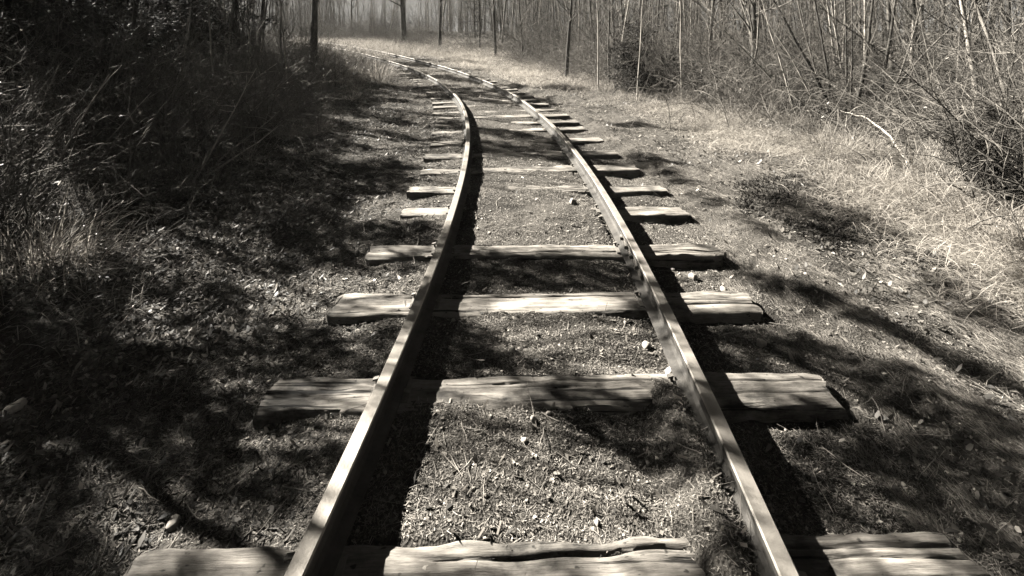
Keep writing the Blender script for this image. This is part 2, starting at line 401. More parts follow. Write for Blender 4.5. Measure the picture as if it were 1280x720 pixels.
# ------------------------------------------------------------------ rails
def rail(u0, name):
    b = np.array([(-.066, 0), (.066, 0), (.066, .008), (.022, .020), (.009, .034), (.009, .098), (.030, .106), (.031, .130), (.026, .137), (-.026, .137), (-.031, .130), (-.030, .106), (-.009, .098), (-.009, .034), (-.022, .020), (-.066, .008)])
    s = np.concatenate([np.arange(-8, 20, .12), np.arange(20, 64, .4)])
    nP = len(b)
    wob = (vnoise(s, 0*s, .35, 41 if u0 < 0 else 42)-.5)*.02; wz = (vnoise(s, 0*s, .5, 43 if u0 < 0 else 44)-.5)*.012
    U = u0+b[None, :, 0]+wob[:, None]; Sg = np.repeat(s[:, None], nP, 1)
    x, y = xy(Sg, U); z = .014+b[None, :, 1]+wz[:, None]+rise(s)[:, None]
    V = np.stack([x, y, z+0*x], -1)
    i = np.arange(len(s)-1)[:, None]*nP+np.arange(nP)[None]; j = np.arange(len(s)-1)[:, None]*nP+(np.arange(nP)[None]+1) % nP
    F = np.stack([i, j, j+nP, i+nP], -1)
    mb = MB()
    headf = np.isin(np.arange(nP), [7, 8, 9])
    mi = np.repeat(headf[None], len(s)-1, 0)
    mb.add(V, F.reshape(-1, 4)); mb.m[-1] = np.where(mi.ravel(), 0, 1).astype(np.int32)
    return mb.build(name, [M['head'], M['rust']], smooth=False)
rl = rail(-.75, 'rail'); tag(rl, 'long steel rail curving away on the left of the track, its right side in shadow', 'rail', 'rails of the track')
rr = rail(.75, 'rail'); tag(rr, 'long steel rail curving away on the right of the track, its left side sunlit', 'rail', 'rails of the track')
sj = (math.asin((3.72-CY)/R)+HEAD0)*R
for sd in (-1, 1):
    mb = MB(); uu = .75+sd*.016
    ss = np.linspace(sj-.33, sj+.33, 8); pr = np.array([(-.008, .036), (.012, .034), (.016, .06), (.010, .075), (.016, .098), (-.008, .100)])
    x, y = xy(np.repeat(ss[:, None], 6, 1), uu+sd*pr[None, :, 0]); V = np.stack([x, y, .014+pr[None, :, 1]+0*x], -1)
    i = np.arange(7)[:, None]*6+np.arange(6)[None]; j = np.arange(7)[:, None]*6+(np.arange(6)[None]+1) % 6
    mb.add(V, np.stack([i, j, j+6, i+6], -1)); mb.add(V[0][[0, 1, 2, 3]], [[0, 1, 2, 3]]); mb.add(V[0][[0, 3, 4, 5]], [[0, 1, 2, 3]]); mb.add(V[-1][[3, 2, 1, 0]], [[0, 1, 2, 3]]); mb.add(V[-1][[5, 4, 3, 0]], [[0, 1, 2, 3]])
    jb = mb.build('joint_bar', M['iron'], rr, smooth=False)
    for q in (-.24, -.08, .08, .24):
        x, y = xy(sj+q, uu+sd*.02)
        a = heading(sj+q); d = np.array([math.cos(a), math.sin(a), 0])*sd
        p0 = np.array([x, y, .014+.075])
        MB().add(*tubes([[p0-d*.01, p0+d*.018, p0+d*.019]], [[.014, .014, .001]], 6)).build('bolt', M['iron'], jb, smooth=False)

# ------------------------------------------------------------------ shade pattern wanted near the camera; boughs are added to cast it
def inpoly(px, py, poly):
    r_ = np.zeros(px.shape, bool); n = len(poly)
    for k in range(n):
        (x0, y0), (x1, y1) = poly[k], poly[(k+1) % n]
        c = ((y0 > py) != (y1 > py)) & (px < (x1-x0)*(py-y0)/((y1-y0) if y1 != y0 else 1e-9)+x0)
        r_ ^= c
    return r_
DARK = [
    [(655, 500), (720, 482), (800, 490), (880, 500), (905, 560), (905, 610), (840, 585), (760, 562), (700, 535)],
    [(540, 395), (590, 400), (620, 430), (665, 452), (730, 460), (730, 468), (530, 468)],
    [(790, 345), (835, 345), (855, 410), (800, 400)],
    [(575, 312), (810, 325), (830, 366), (560, 366)],
    [(845, 395), (960, 395), (1060, 425), (1180, 470), (1290, 515), (1290, 640), (1180, 560), (1060, 500), (1050, 470), (920, 465), (880, 460)],
    [(905, 530), (960, 540), (1050, 505), (1100, 525), (1200, 565), (1290, 605), (1290, 645), (1180, 595), (1080, 575), (1000, 565), (1060, 640), (1040, 665), (1000, 735), (960, 640)],
    [(940, 560), (1060, 610), (1180, 670), (1290, 725), (990, 725)],
    [(1060, 515), (1150, 530), (1180, 560), (1120, 560), (1040, 540)],
    [(860, 290), (960, 340), (1100, 385), (1290, 470), (1290, 490), (1100, 405), (960, 355)],
    [(850, 690), (960, 690), (985, 725), (880, 725)],
]
LIT = [
    [(-40, 235), (120, 235), (135, 350), (-40, 360)],
    [(300, 335), (400, 325), (520, 342), (508, 402), (410, 402), (330, 378)],
    [(300, 450), (500, 450), (460, 545), (292, 545)],
    [(165, 655), (390, 640), (370, 735), (120, 735)],
    [(905, 455), (1050, 455), (1075, 505), (960, 535)],
    [(1020, 660), (1205, 655), (1240, 735), (1020, 735)],
    [(560, 362), (790, 362), (780, 395), (550, 395)], [(540, 470), (830, 468), (720, 490), (650, 510), (530, 520)],
    [(110, 560), (220, 560), (290, 655), (200, 668), (120, 640)],
    [(440, 238), (570, 225), (565, 278), (430, 268)],
    [(500, 215), (590, 180), (590, 240), (520, 240)],
    [(250, 440), (330, 440), (330, 490), (250, 500)],
]
HALF = [[(180, 275), (300, 265), (350, 330), (310, 450), (190, 450), (120, 330)],
        [(450, 300), (545, 300), (535, 340), (445, 340)], [(430, 380), (500, 380), (480, 440), (420, 440)]]
q = .105
GX, GY = np.meshgrid(np.arange(-8.5, 4.4, q), np.arange(.9, 6.6, q)); GX = (GX+rng.uniform(-.04, .04, GX.shape)).ravel(); GY = (GY+rng.uniform(-.04, .04, GY.shape)).ravel()
px, py = 640+FPX*GX/GY, HY+FPX*CAMZ/GY
S_, U_ = su(GX, GY)
dk = np.zeros(px.shape)
left = U_ < -.85
dk[left] = .96
for p_ in HALF: dk[inpoly(px, py, p_) & left] = .5
dk[(px > 990) & (py > 500)] = .62
for p_ in DARK: dk[inpoly(px, py, p_)] = 1.0
for p_ in LIT: dk[inpoly(px, py, p_)] = 0.0
off = (np.abs(px-640) > 660) | (py > 735)
SOFT = [[(930, 235), (1090, 262), (1150, 300), (1000, 285)], [(760, 175), (830, 205), (980, 300), (900, 265)], [(1150, 330), (1290, 400), (1290, 430), (1150, 360)]]
for p_ in SOFT: dk[inpoly(px, py, p_)] = .5
dk[off & ~left] = .55
dk[(U_ < -4.3)] *= .9
hit = rng.uniform(size=dk.shape) < dk
HP = np.stack([GX[hit], GY[hit], np.full(hit.sum(), -.02)], 1)
q = .15                                            # further up the track added boughs cast bands along the sun's bearing
FS, FU = np.meshgrid(np.arange(5.6, 27, q), np.arange(-4.4, 3.6, q)); FS = (FS+rng.uniform(-.07, .07, FS.shape)).ravel(); FU = (FU+rng.uniform(-.07, .07, FU.shape)).ravel()
FX, FY = xy(FS, FU); ok = FY > 6.5; FX, FY, FU, FS = FX[ok], FY[ok], FU[ok], FS[ok]
across = FX*TOSUN[1]-FY*TOSUN[0]; lng = FX*TOSUN[0]+FY*TOSUN[1]; across = across/math.cos(SUN_EL); lng = lng/math.cos(SUN_EL)
pn = .62*vnoise(across*2.0, lng*.22, 1.0, 65)+.38*vnoise(FX, FY, 1.6, 66)
hit = (pn > .545+.16*sstep(1.0, 2.2, FU)-.14*sstep(-2.6, -3.4, FU)+.06*(FU < -.85)*(FU > -2.6))
HP = np.concatenate([HP, np.stack([FX[hit], FY[hit], np.full(hit.sum(), -.02)], 1)])
hd = np.where(HP[:, 1] > 6.5, 10.5, 7.4)+1.3*(vnoise(HP[:, 0], HP[:, 1], .8, 61)-.5)*2+rng.normal(0, .25, len(HP))     # metres up the sun's ray to the bough
hd += np.clip(-HP[:, 0]-1.5, 0, 4)*-.6*(HP[:, 1] < 6.5)
CL = HP+TOSUN[None]*hd[:, None]
FARC = HP[:, 1] > 6.5
# added crowns: leaf clumps that block the sun, grouped by nearest added trunk
trunks = np.array([[-6.3, 4.6], [-7.9, 7.4], [-7.6, 9.3], [-8.6, 5.0], [-9.8, 8.6], [-10.4, 4.2], [-7.6, 11.2], [-8.6, 14.4], [-9.3, 17.6], [-11.0, 20.6], [-12.6, 23.2], [-15.0, 26.0]])
own = np.argmin(((CL[:, None, :2]-trunks[None])**2).sum(2), 1)
TRL = ['nearest dark trunk standing in the left thicket, crown above the picture', 'dark evergreen trunk behind the nearest one in the left thicket', 'dark evergreen trunk in the left thicket behind the pale thin sapling',
       'shaded evergreen trunk deep in the left thicket at the picture edge', 'shaded evergreen trunk deepest in the left thicket', 'evergreen trunk outside the left edge of the picture']+[f'evergreen trunk in the left thicket, {w_} beyond the shaded pale saplings' for w_ in ('first', 'second', 'third', 'fourth', 'fifth', 'sixth')]
for k, (tx, ty) in enumerate(trunks):
    pts = CL[own == k]
    if not len(pts): continue
    z0 = float(gz(tx, ty)); H_ = max(pts[:, 2].max()+.5, 6)
    t = empty('evergreen_tree', (tx, ty, z0))  # tree added for the shade its crown casts on the track
    loc = pts-np.array([tx, ty, z0])
    trunk = grow([[0, 0, -.15]], [[0.02, 0.02, 1]], H_, 12, .03)
    mb = MB().add(*tubes(trunk, taper(.085, .015, 12), 8))
    # limbs: one per cell of clustered boughs
    cell = np.round(loc/np.array([.8, .8, .8])).astype(int)
    keys, inv = np.unique(cell, axis=0, return_inverse=True); inv = inv.ravel()
    cen = np.stack([loc[inv == q_].mean(0) for q_ in range(len(keys))])
    start = np.zeros_like(cen); start[:, 2] = np.clip(cen[:, 2]-np.linalg.norm(cen[:, :2], axis=1)*.35, 1.8, H_-.3)
    tt = np.linspace(0, 1, 6)[None, :, None]; limb = start[:, None]*(1-tt)+cen[:, None]*tt; limb[:, 1:-1] += rng.normal(0, .04, limb[:, 1:-1].shape)
    mb.add(*tubes(limb, taper(np.full(len(cen), .011), .004, 6), 5))
    seg = np.stack([cen[inv], (cen[inv]+loc)/2+rng.normal(0, .02, loc.shape), loc], 1); mb.add(*tubes(seg, taper(np.full(len(loc), .005), .002, 3), 3))
    mb.build('trunk', M['dark'], t)
    n = 26; fk = np.repeat(np.where(FARC[own == k], 1.25, 1.0), n); pp = np.repeat(loc, n, 0)+rng.normal(0, .045, (len(loc)*n, 3))*fk[:, None]; N_ = len(pp)
    MB().add(*blades(pp, rng.uniform(0, 2*PI, N_), rng.uniform(-.9, .9, N_), rng.uniform(.05, .085, N_)*fk, rng.uniform(.028, .05, N_)*fk, rng.uniform(-.5, .8, N_), 1, .5, rng.uniform(-1, 1, N_))).build('crown', M['ever'], t)
    tag(t, TRL[k], 'tree', 'evergreen trees in the left thicket')

# ------------------------------------------------------------------ plants: one of each kind, then copies
def make_sapling(seed, H_, r0, nb, barkm, twm, lean=.06, first=.15, wob=.035):
    r = np.random.default_rng(seed); t = empty('bare_sapling')
    tr = grow([[0, 0, -.1]], [[r.normal(0, lean), r.normal(0, lean), 1]], H_, 14, wob, r=r)
    MB().add(*tubes(tr, taper(r0, .004, 14), 6)).build('trunk', barkm, t)
    mb = MB(); tt = r.uniform(first, .97, nb)
    b0 = along(tr, np.zeros(nb, int), tt); L = (1-tt)*r.uniform(.5, 1.0, nb)*H_*.36+.25
    br = grow(b0, rdir(nb, 25, 65, r), L, 7, .12, .25, r); mb.add(*tubes(br, taper(r0*.38*(1-tt)+.003, .002, 7), 4))
    n2 = nb*5; ii = r.integers(0, nb, n2); t2 = r.uniform(.2, 1, n2); tw = grow(along(br, ii, t2), rdir(n2, -5, 65, r), L[ii]*r.uniform(.25, .55, n2), 5, .16, .2, r); mb.add(*tubes(tw, taper(np.full(n2, .0028), .0012, 5), 3))
    mb.build('crown', twm, t)
    return t
def make_shrub(seed, H_, ns, barkm, twm, spread=(45, 82), base=.25, r0=.013, ntw=7):
    r = np.random.default_rng(seed); t = empty('bare_shrub')
    b = np.stack([r.normal(0, base, ns), r.normal(0, base, ns), np.full(ns, -.08)], 1)
    L = H_*r.uniform(.5, 1.1, ns)
    st = grow(b, rdir(ns, *spread, r), L, 9, .09, -.1, r); mb = MB().add(*tubes(st, taper(r.uniform(.35, 1.1, ns)*r0, .0025, 9), 4)); mb.build('stems', barkm, t)
    n2 = ns*ntw; ii = r.integers(0, ns, n2); t2 = r.uniform(.15, 1, n2)
    tw = grow(along(st, ii, t2), rdir(n2, -15, 75, r), r.uniform(.15, .6, n2)*H_*.4, 6, .2, .1, r); mb = MB().add(*tubes(tw, taper(np.full(n2, .0036), .0014, 6), 3))
    n3 = n2*2; ii = r.integers(0, n2, n3); t3 = r.uniform(.2, 1, n3)
    tw2 = grow(along(tw, ii, t3), rdir(n3, -40, 70, r), r.uniform(.06, .25, n3), 4, .2, 0, r); mb.add(*tubes(tw2, taper(np.full(n3, .002), .001, 4), 3))
    mb.build('crown', twm, t)
    return t
def make_bramble(seed, n, H_, m):
    r = np.random.default_rng(seed)
    b = np.stack([r.normal(0, .5, n), r.normal(0, .5, n), np.full(n, -.05)], 1)
    st = grow(b, rdir(n, 30, 85, r), r.uniform(.7, 1.6, n)*H_*1.5, 10, .1, -2.1, r)
    mb = MB().add(*tubes(st, taper(r.uniform(.003, .006, n), .0015, 10), 4))
    n2 = n*5; ii = r.integers(0, n, n2); tw = grow(along(st, ii, r.uniform(.15, 1, n2)), rdir(n2, -40, 50, r), r.uniform(.1, .4, n2), 5, .25, -.4, r)
    mb.add(*tubes(tw, taper(np.full(n2, .0022), .001, 5), 3))
    return mb.build('bramble', m)
def make_tuft(seed, n, H_, m, spread=.12, flop=1.6, name='grass_tuft'):
    r = np.random.default_rng(seed)
    p = np.stack([r.normal(0, spread, n), r.normal(0, spread, n), np.full(n, -.03)], 1)
    yaw = np.arctan2(p[:, 1], p[:, 0])+r.normal(0, .8, n)
    return MB().add(*blades(p, yaw, np.radians(r.uniform(35, 88, n)), H_*r.uniform(.5, 1.3, n), r.uniform(.004, .008, n), r.uniform(.3, flop, n), 5, .15, r.uniform(-.6, .6, n))).build(name, m)
def place(o, x, y, rz, sc_=1.0, label=None, cat=None, group=None, lean=0):
    o.location = (x, y, float(gz(x, y, False))); o.rotation_euler = (rng.normal(0, lean), rng.normal(0, lean), rz); o.scale = (sc_,)*3
    tag(o, label, cat, group); return o
used = set()
def inst(proto, *a, **k):
    if proto.name not in used: used.add(proto.name); return place(proto, *a, **k)
    return place(copy_tree(proto), *a, **k)

sapR = [make_sapling(10+k, h, r_, nb, M['pale'] if k % 2 else M['bark'], M['tw']) for k, (h, r_, nb) in enumerate([(5.2, .022, 26), (6.0, .03, 30), (4.6, .018, 24), (6.6, .042, 34), (5.5, .026, 28)])]
sapL = [make_sapling(30+k, h, r_, nb, M['pale'] if k % 2 else M['bark'], M['cane']) for k, (h, r_, nb) in enumerate([(5.2, .02, 26), (6.2, .034, 30), (4.8, .02, 24), (6.4, .05, 32)])]
shrR = [make_shrub(50+k, h, ns, M['cane'] if k % 2 else M['bark'], M['cane'], (30, 78)) for k, (h, ns) in enumerate([(2.6, 16), (3.2, 20), (2.2, 18), (2.9, 14), (3.4, 18)])]
shrL = [make_shrub(70+k, h, ns, M['bark'], M['cane'], (35, 80)) for k, (h, ns) in enumerate([(1.7, 18), (2.1, 20), (1.5, 16), (2.3, 18)])]
brR = [make_bramble(90+k, n, h, M['cane']) for k, (n, h) in enumerate([(26, .8), (34, 1.0), (22, .6)])]
brL = [make_bramble(95+k, n, h, M['tw']) for k, (n, h) in enumerate([(26, .7), (30, .9)])]
tfR = [make_tuft(110+k, n, h, M['straw']) for k, (n, h) in enumerate([(120, .4), (160, .5), (100, .3)])]
tfL = [make_tuft(120+k, n, h, M['straw']) for k, (n, h) in enumerate([(120, .35), (150, .45)])]

def inview(x, y, m=1.0):
    return y > .8 and abs(x) < y*1.07*1.12+m
def scatter(n, s0, s1, u0, u1, f, mind, pw=1.0):
    got = []
    for _ in range(n*30):
        if len(got) >= n: break
        s = s0+(s1-s0)*rng.uniform()**pw; u = u0+(u1-u0)*rng.uniform()
        x, y = xy(s, u); x, y = float(x), float(y)
        if not inview(x, y, 1.5): continue
        if any((x-a)**2+(y-b)**2 < mind*mind for a, b in got[-60:]): continue
        got.append((x, y)); f(x, y, s, u)
pick = lambda L: L[rng.integers(len(L))]
def opened(x, y): return (925 < 640+FPX*x/y < 1200 and y < 10.0) or (455 < 640+FPX*x/y < 640 and 20 < y < 38)
# right-hand thicket, lit from across the track
scatter(130, 4, 52, 6.2, 13, lambda x, y, s, u: opened(x, y) or inst(pick(sapR), x, y, rng.uniform(0, 6.28), rng.uniform(.8, 1.2), 'thin bare sapling standing in the sunlit thicket right of the track', 'tree', 'saplings in the right thicket', .05), .35, 1.2)
scatter(165, 2.5, 50, 4.9, 10.5, lambda x, y, s, u: opened(x, y) or inst(pick(shrR), x, y, rng.uniform(0, 6.28), rng.uniform(.7, 1.1), 'bare many-stemmed shrub in the tangle right of the track', 'shrub', 'shrubs in the right thicket', .05), .35, 1.35)
scatter(150, 2.5, 45, 4.4, 8.0, lambda x, y, s, u: inst(pick(brR), x, y, rng.uniform(0, 6.28), rng.uniform(.8, 1.6), 'arching bramble canes at the foot of the right thicket', 'bramble', 'brambles along the right thicket'), .3, 1.3)
scatter(150, 2.0, 50, 3.6, 6.2, lambda x, y, s, u: inst(pick(tfR), x, y, rng.uniform(0, 6.28), rng.uniform(.6, 1.15), 'pale dry grass tuft on the verge right of the track', 'grass tuft', 'dry grass tufts on the right verge'), .25, 1.3)
# left-hand thicket, backlit; kept low near the camera
def hlim(s, u):
    return 99 if s > 13 else max(.8, .8*(-2.6-u))
def sl(x, y, s, u):
    h = hlim(s, u); sc_ = min(rng.uniform(.75, 1.15), h/2.0)
    inst(pick(shrL), x, y, rng.uniform(0, 6.28), sc_, 'shaded bare shrub in the dark thicket left of the track', 'shrub', 'shrubs in the left thicket', .08)
scatter(110, 2, 36, -9, -4.3, sl, .3, 1.3)
def tl(x, y, s, u):
    h = hlim(s, u)
    if h < 4: return
    inst(pick(sapL), x, y, rng.uniform(0, 6.28), min(rng.uniform(.75, 1.2), h/5.5), 'thin shaded sapling in the dark thicket left of the track', 'tree', 'saplings in the left thicket', .05)
scatter(80, 5, 24, -13, -4.6, tl, .3, 1.0)
scatter(90, 2, 35, -7, -3.7, lambda x, y, s, u: inst(pick(brL), x, y, rng.uniform(0, 6.28), rng.uniform(.5, .9), 'arching bramble canes at the foot of the left thicket', 'bramble', 'brambles along the left thicket'), .3, 1.3)
scatter(50, 2, 40, -5.0, -3.3, lambda x, y, s, u: inst(pick(tfL), x, y, rng.uniform(0, 6.28), rng.uniform(.5, 1.0), 'dry grass tuft on the shaded verge left of the track', 'grass tuft', 'dry grass tufts on the left verge'), .3, 1.3)

scatter(14, 19, 30, -5, -2.9, lambda x, y, s, u: inst(pick(shrL), x, y, rng.uniform(0, 6.28), rng.uniform(.4, .7), 'low grey shrub on the inner side of the bend where the rails disappear', 'shrub', 'shrubs on the inner side of the bend', .08), .3, 1.0)
scatter(60, 31, 40, -3, 3, lambda x, y, s, u: inst(pick(tfR), x, y, rng.uniform(0, 6.28), rng.uniform(.5, .9), 'pale dry grass tuft growing over the rails at the end of the view', 'grass tuft', 'grass tufts over the far rails'), .25, 1.0)
scatter(26, 20, 32, -4.2, -2.4, lambda x, y, s, u: inst(pick(brR), x, y, rng.uniform(0, 6.28), rng.uniform(1.0, 1.5), 'grey bramble arching over the inner edge of the far bend', 'bramble', 'brambles over the inner edge of the bend'), .3, 1.0)
scatter(70, 17, 34, -4.6, -2.3, lambda x, y, s, u: inst(pick(tfL), x, y, rng.uniform(0, 6.28), rng.uniform(1.2, 2.2), 'grey dry grass tuft on the inner side of the bend', 'grass tuft', 'grass tufts on the inner side of the bend'), .3, 1.0)
# trees and shrubs that stand out
def single_tree(px, py, r0, H_, barkm, label, Y=None, nb=26, lean=0.0, kind='bare_tree', seed=0, first=.3):
    x, y = P(px, py) if Y is None else ((px-640)*Y/FPX, Y)
    t = make_sapling(300+seed, H_, r0, nb, barkm, M['tw'], .015, first, .012 if r0 > .06 else .028); t.name = kind
    place(t, x, y, seed*1.3, 1, label, 'tree'); t.rotation_euler = (0, lean, 0); return t
single_tree(505, 57, .26, 9.5, M['dark'], 'thick dark tree trunk at the far bend, behind the pale grass', 36, 60, 0, seed=1)
single_tree(550, 63, .14, 9, M['dark'], 'slim dark tree at the far bend, right of the thick trunk', 32.5, 40, .02, seed=2)
single_tree(620, 82, .10, 8.5, M['dark'], 'dark leaning tree on the outer bank where the rails curve out of sight', 27, 40, -.04, seed=3)
single_tree(440, 60, .09, 8.5, M['bark'], 'slim grey tree in the haze left of the thick far trunk', 43, 34, 0, seed=4)
single_tree(391, 60, .16, 8, M['dark'], 'dark trunk rising at the edge of the left thicket before the haze', 17, 36, 0, seed=5)
single_tree(360, 110, .022, 6, M['pale'], 'pale straight sapling in the left thicket nearest the clearing', 12.5, 20, 0, 'bare_sapling', 6)
single_tree(266, 90, .02, 6, M['pale'], 'pale thin sapling standing alone in the blackest part of the left thicket', 10.5, 16, 0, 'bare_sapling', 7)
single_tree(748, 112, .022, 7, M['pale'], 'pale thin trunk left of the dark evergreen bush', 14.6, 28, .01, 'bare_sapling', 8)
single_tree(762, 112, .032, 7, M['bark'], 'grey trunk between the pale thin trunk and the dark evergreen bush', 15.3, 28, 0, 'bare_sapling', 9)
single_tree(796, 122, .020, 6, M['pale'], 'pale sapling rising in front of the dark evergreen bush', 12.4, 24, 0, 'bare_sapling', 10)
single_tree(852, 130, .018, 6, M['pale'], 'pale sapling right of the dark evergreen bush', 12.0, 24, 0, 'bare_sapling', 11)
single_tree(708, 102, .08, 7, M['dark'], 'short dark trunk on the right bank between the leaning tree and the evergreen bush', 18, 30, .02, seed=12)
slim = make_sapling(350, 7.5, .075, 34, M['dark'], M['tw'], .07, .12, .04); slim.name = 'slim_tree'
for k in range(16):
    s_, u_ = 7+k*1.7+rng.uniform(-.6, .6), rng.uniform(5.6, 9.0); x, y = xy(s_, u_); x, y = float(x), float(y)
    if opened(x, y): x, y = [float(q_) for q_ in xy(s_, u_+4)]
    place(slim if k == 0 else copy_tree(slim), x, y, rng.uniform(0, 6.28), rng.uniform(.6, 1.15), 'slim dark trunk among the pale stems of the right thicket', 'tree', 'slim dark trees in the right thicket', .05)
# young conifer
def make_conifer(x, y, H_):
    t = empty('young_conifer'); r = np.random.default_rng(5)
    MB().add(*tubes(grow([[0, 0, -.1]], [[0, 0, 1]], H_, 8, .01, r=r), taper(.06, .01, 8), 6)).build('trunk', M['dark'], t)
    n = 110; z = r.uniform(.3, H_*.97, n); L = (1-z/H_)*1.5+.25; p0 = np.stack([0*z, 0*z, z], 1)
    br = grow(p0, rdir(n, -12, 12, r), L, 6, .05, -.25, r); mb = MB().add(*tubes(br, taper(np.full(n, .009), .003, 6), 3))
    n2 = n*45; ii = r.integers(0, n, n2); q = along(br, ii, r.uniform(.15, 1, n2))
    mb.add(*blades(q, r.uniform(0, 6.28, n2), r.uniform(-.9, .4, n2), r.uniform(.08, .2, n2), r.uniform(.012, .03, n2), r.uniform(0, .6, n2), 1, .4, r.uniform(-.5, .5, n2)))
    mb.build('crown', M['ever'], t)
    place(t, x, y, 0, 1, 'young dark conifer with level branches on the far outer bank', 'tree')
make_conifer((600-640)*31/FPX, 31, 6.5)
# evergreen bush
def make_bush(x, y, label, Wd, H_, seed):
    t = empty('evergreen_bush'); r = np.random.default_rng(seed); ns = 26
    st = grow(np.stack([r.normal(0, .25, ns), r.normal(0, .25, ns), np.full(ns, -.05)], 1), rdir(ns, 40, 85, r), H_*r.uniform(.6, 1.05, ns), 8, .1, 0, r)
    n2 = 320; ii = r.integers(0, ns, n2); br = grow(along(st, ii, r.uniform(.1, 1, n2)), rdir(n2, -20, 60, r), r.uniform(.2, .55, n2)*Wd*.55, 5, .15, 0, r)
    mb = MB().add(*tubes(st, taper(np.full(ns, .014), .004, 8), 4)); mb.add(*tubes(br, taper(np.full(n2, .005), .002, 5), 3)); mb.build('stems', M['dark'], t)
    n3 = 15000; ii = r.integers(0, n2, n3); q_ = along(br, ii, r.uniform(.1, 1, n3))+r.normal(0, .03, (n3, 3))
    MB().add(*blades(q_, r.uniform(0, 6.28, n3), r.uniform(-.8, .8, n3), r.uniform(.05, .11, n3), r.uniform(.02, .045, n3), r.uniform(-.2, .8, n3), 1, .3, r.uniform(-1, 1, n3))).build('leaves', M['ever'], t)
    place(t, x, y, 0, 1, label, 'bush'); return t
bx, by = P(800, 122); eb = make_bush(bx, by+.7, 'dark leafy evergreen bush at the foot of the right thicket', 1.9, 2.0, 3)
def eb_copy(x, y, s, u):
    c = copy_tree(eb); sc_ = min(rng.uniform(.9, 1.9), hlim(s, u)/1.9)
    place(c, x, y, rng.uniform(0, 6.28), sc_, 'black leafy evergreen bush filling the shade of the left thicket', 'bush', 'evergreen bushes in the left thicket')
scatter(34, 2, 24, -12.5, -8, eb_copy, .6, 1.0)  # bushes added to blacken the back of the left thicket
ex_, ey_ = P(1266, 262); place(copy_tree(eb), ex_, ey_, 1.0, .55, 'low dark leafy bush behind the pale tangled grass at the right edge', 'bush')
def undergrowth(name, n, s0, s1, u0, u1, H_, mats, label, lim=False, nl=0):
    r = np.random.default_rng(n); b = []
    while len(b) < n:
        s, u = s0+(s1-s0)*r.uniform()**1.3, r.uniform(u0, u1); x, y = xy(s, u)
        if inview(x, y, 1.0) and (lim or not opened(x, y) or r.uniform() < .12): b.append((x, y, s, u))
    b = np.array(b); z = gz(b[:, 0], b[:, 1], False)-.05
    h = np.minimum(H_*r.uniform(.35, 1.1, n), np.array([hlim(q[2], q[3]) if lim else 9 for q in b]))
    st = grow(np.stack([b[:, 0], b[:, 1], z], 1), rdir(n, 25, 85, r), h, 9, .13, -.5, r); mb = MB().add(*tubes(st, taper(r.uniform(.003, .011, n), .002, 9), 4))
    n2 = n*4; ii = r.integers(0, n, n2); tw = grow(along(st, ii, r.uniform(.1, 1, n2)), rdir(n2, -30, 70, r), r.uniform(.15, .45, n2)*h[ii], 6, .22, -.3, r); mb.add(*tubes(tw, taper(np.full(n2, .0035), .0014, 6), 3))
    n3 = n2*2; ii = r.integers(0, n2, n3); tw = grow(along(tw, ii, r.uniform(.1, 1, n3)), rdir(n3, -40, 60, r), r.uniform(.08, .3, n3), 4, .25, -.1, r); mb.add(*tubes(tw, taper(np.full(n3, .0022), .001, 4), 3))
    if nl:
        ii = r.integers(0, n3, nl); q_ = along(tw, ii, r.uniform(.2, 1, nl))
        mb.add(*blades(q_, r.uniform(0, 6.28, nl), r.uniform(-1.2, .6, nl), r.uniform(.025, .06, nl), r.uniform(.015, .035, nl), r.uniform(-.6, 1, nl), 2, .2, r.uniform(-1, 1, nl)), mi=1)
    tag(mb.build(name, [mats, M['leaf']]), label, 'undergrowth', kind='stuff')
undergrowth('undergrowth', 3800, 2.5, 50, 4.5, 10, 2.4, M['cane'], 'dense tangle of bare stems and dead canes in the right thicket', nl=9000)
undergrowth('outer_undergrowth', 3200, 4, 55, 6, 13, 3.4, M['dark'], 'dark stems deep in the right thicket')
undergrowth('bend_undergrowth', 700, 18, 36, -5.5, -2.2, 1.05, M['cane'], 'grey brush covering the inner side of the far bend', nl=5000)
undergrowth('shaded_undergrowth', 2600, 2.5, 40, -9, -4.1, 1.8, M['tw'], 'shaded tangle of bare stems in the left thicket', True, 16000)
# the big many-stemmed clump on the right: stems fan out from one stool
t = empty('coppice_clump'); cx0, cy0 = P(1045, 152); Yc = cy0
def pw(px_, py_, dy=0):                            # a point at the clump's distance
    return np.array([(px_-640)*(Yc+dy)/FPX-cx0, dy, CAMZ-(py_-HY)*(Yc+dy)/FPX])
FAN = [((1050, 150), (960, 12), .028, 'dark'), ((1046, 150), (1030, 20), .022, 'dark'), ((1058, 150), (1062, 20), .02, 'dark'), ((1062, 148), (1075, 40), .018, 'dark'),
       ((1066, 128), (1092, 10), .034, 'dark'), ((1095, 132), (1118, -10), .028, 'dark'), ((1100, 130), (1140, 30), .018, 'bark'), ((1030, 150), (985, 60), .014, 'pale'),
       ((1000, 138), (970, 75), .014, 'pale'), ((1080, 140), (1190, 40), .02, 'bark'), ((1110, 140), (1230, 30), .016, 'bark'), ((1040, 140), (1000, 30), .016, 'bark'), ((1020, 150), (930, 60), .012, 'pale')]
z0 = float(gz(cx0, cy0, False)); r = np.random.default_rng(9); tws = MB()
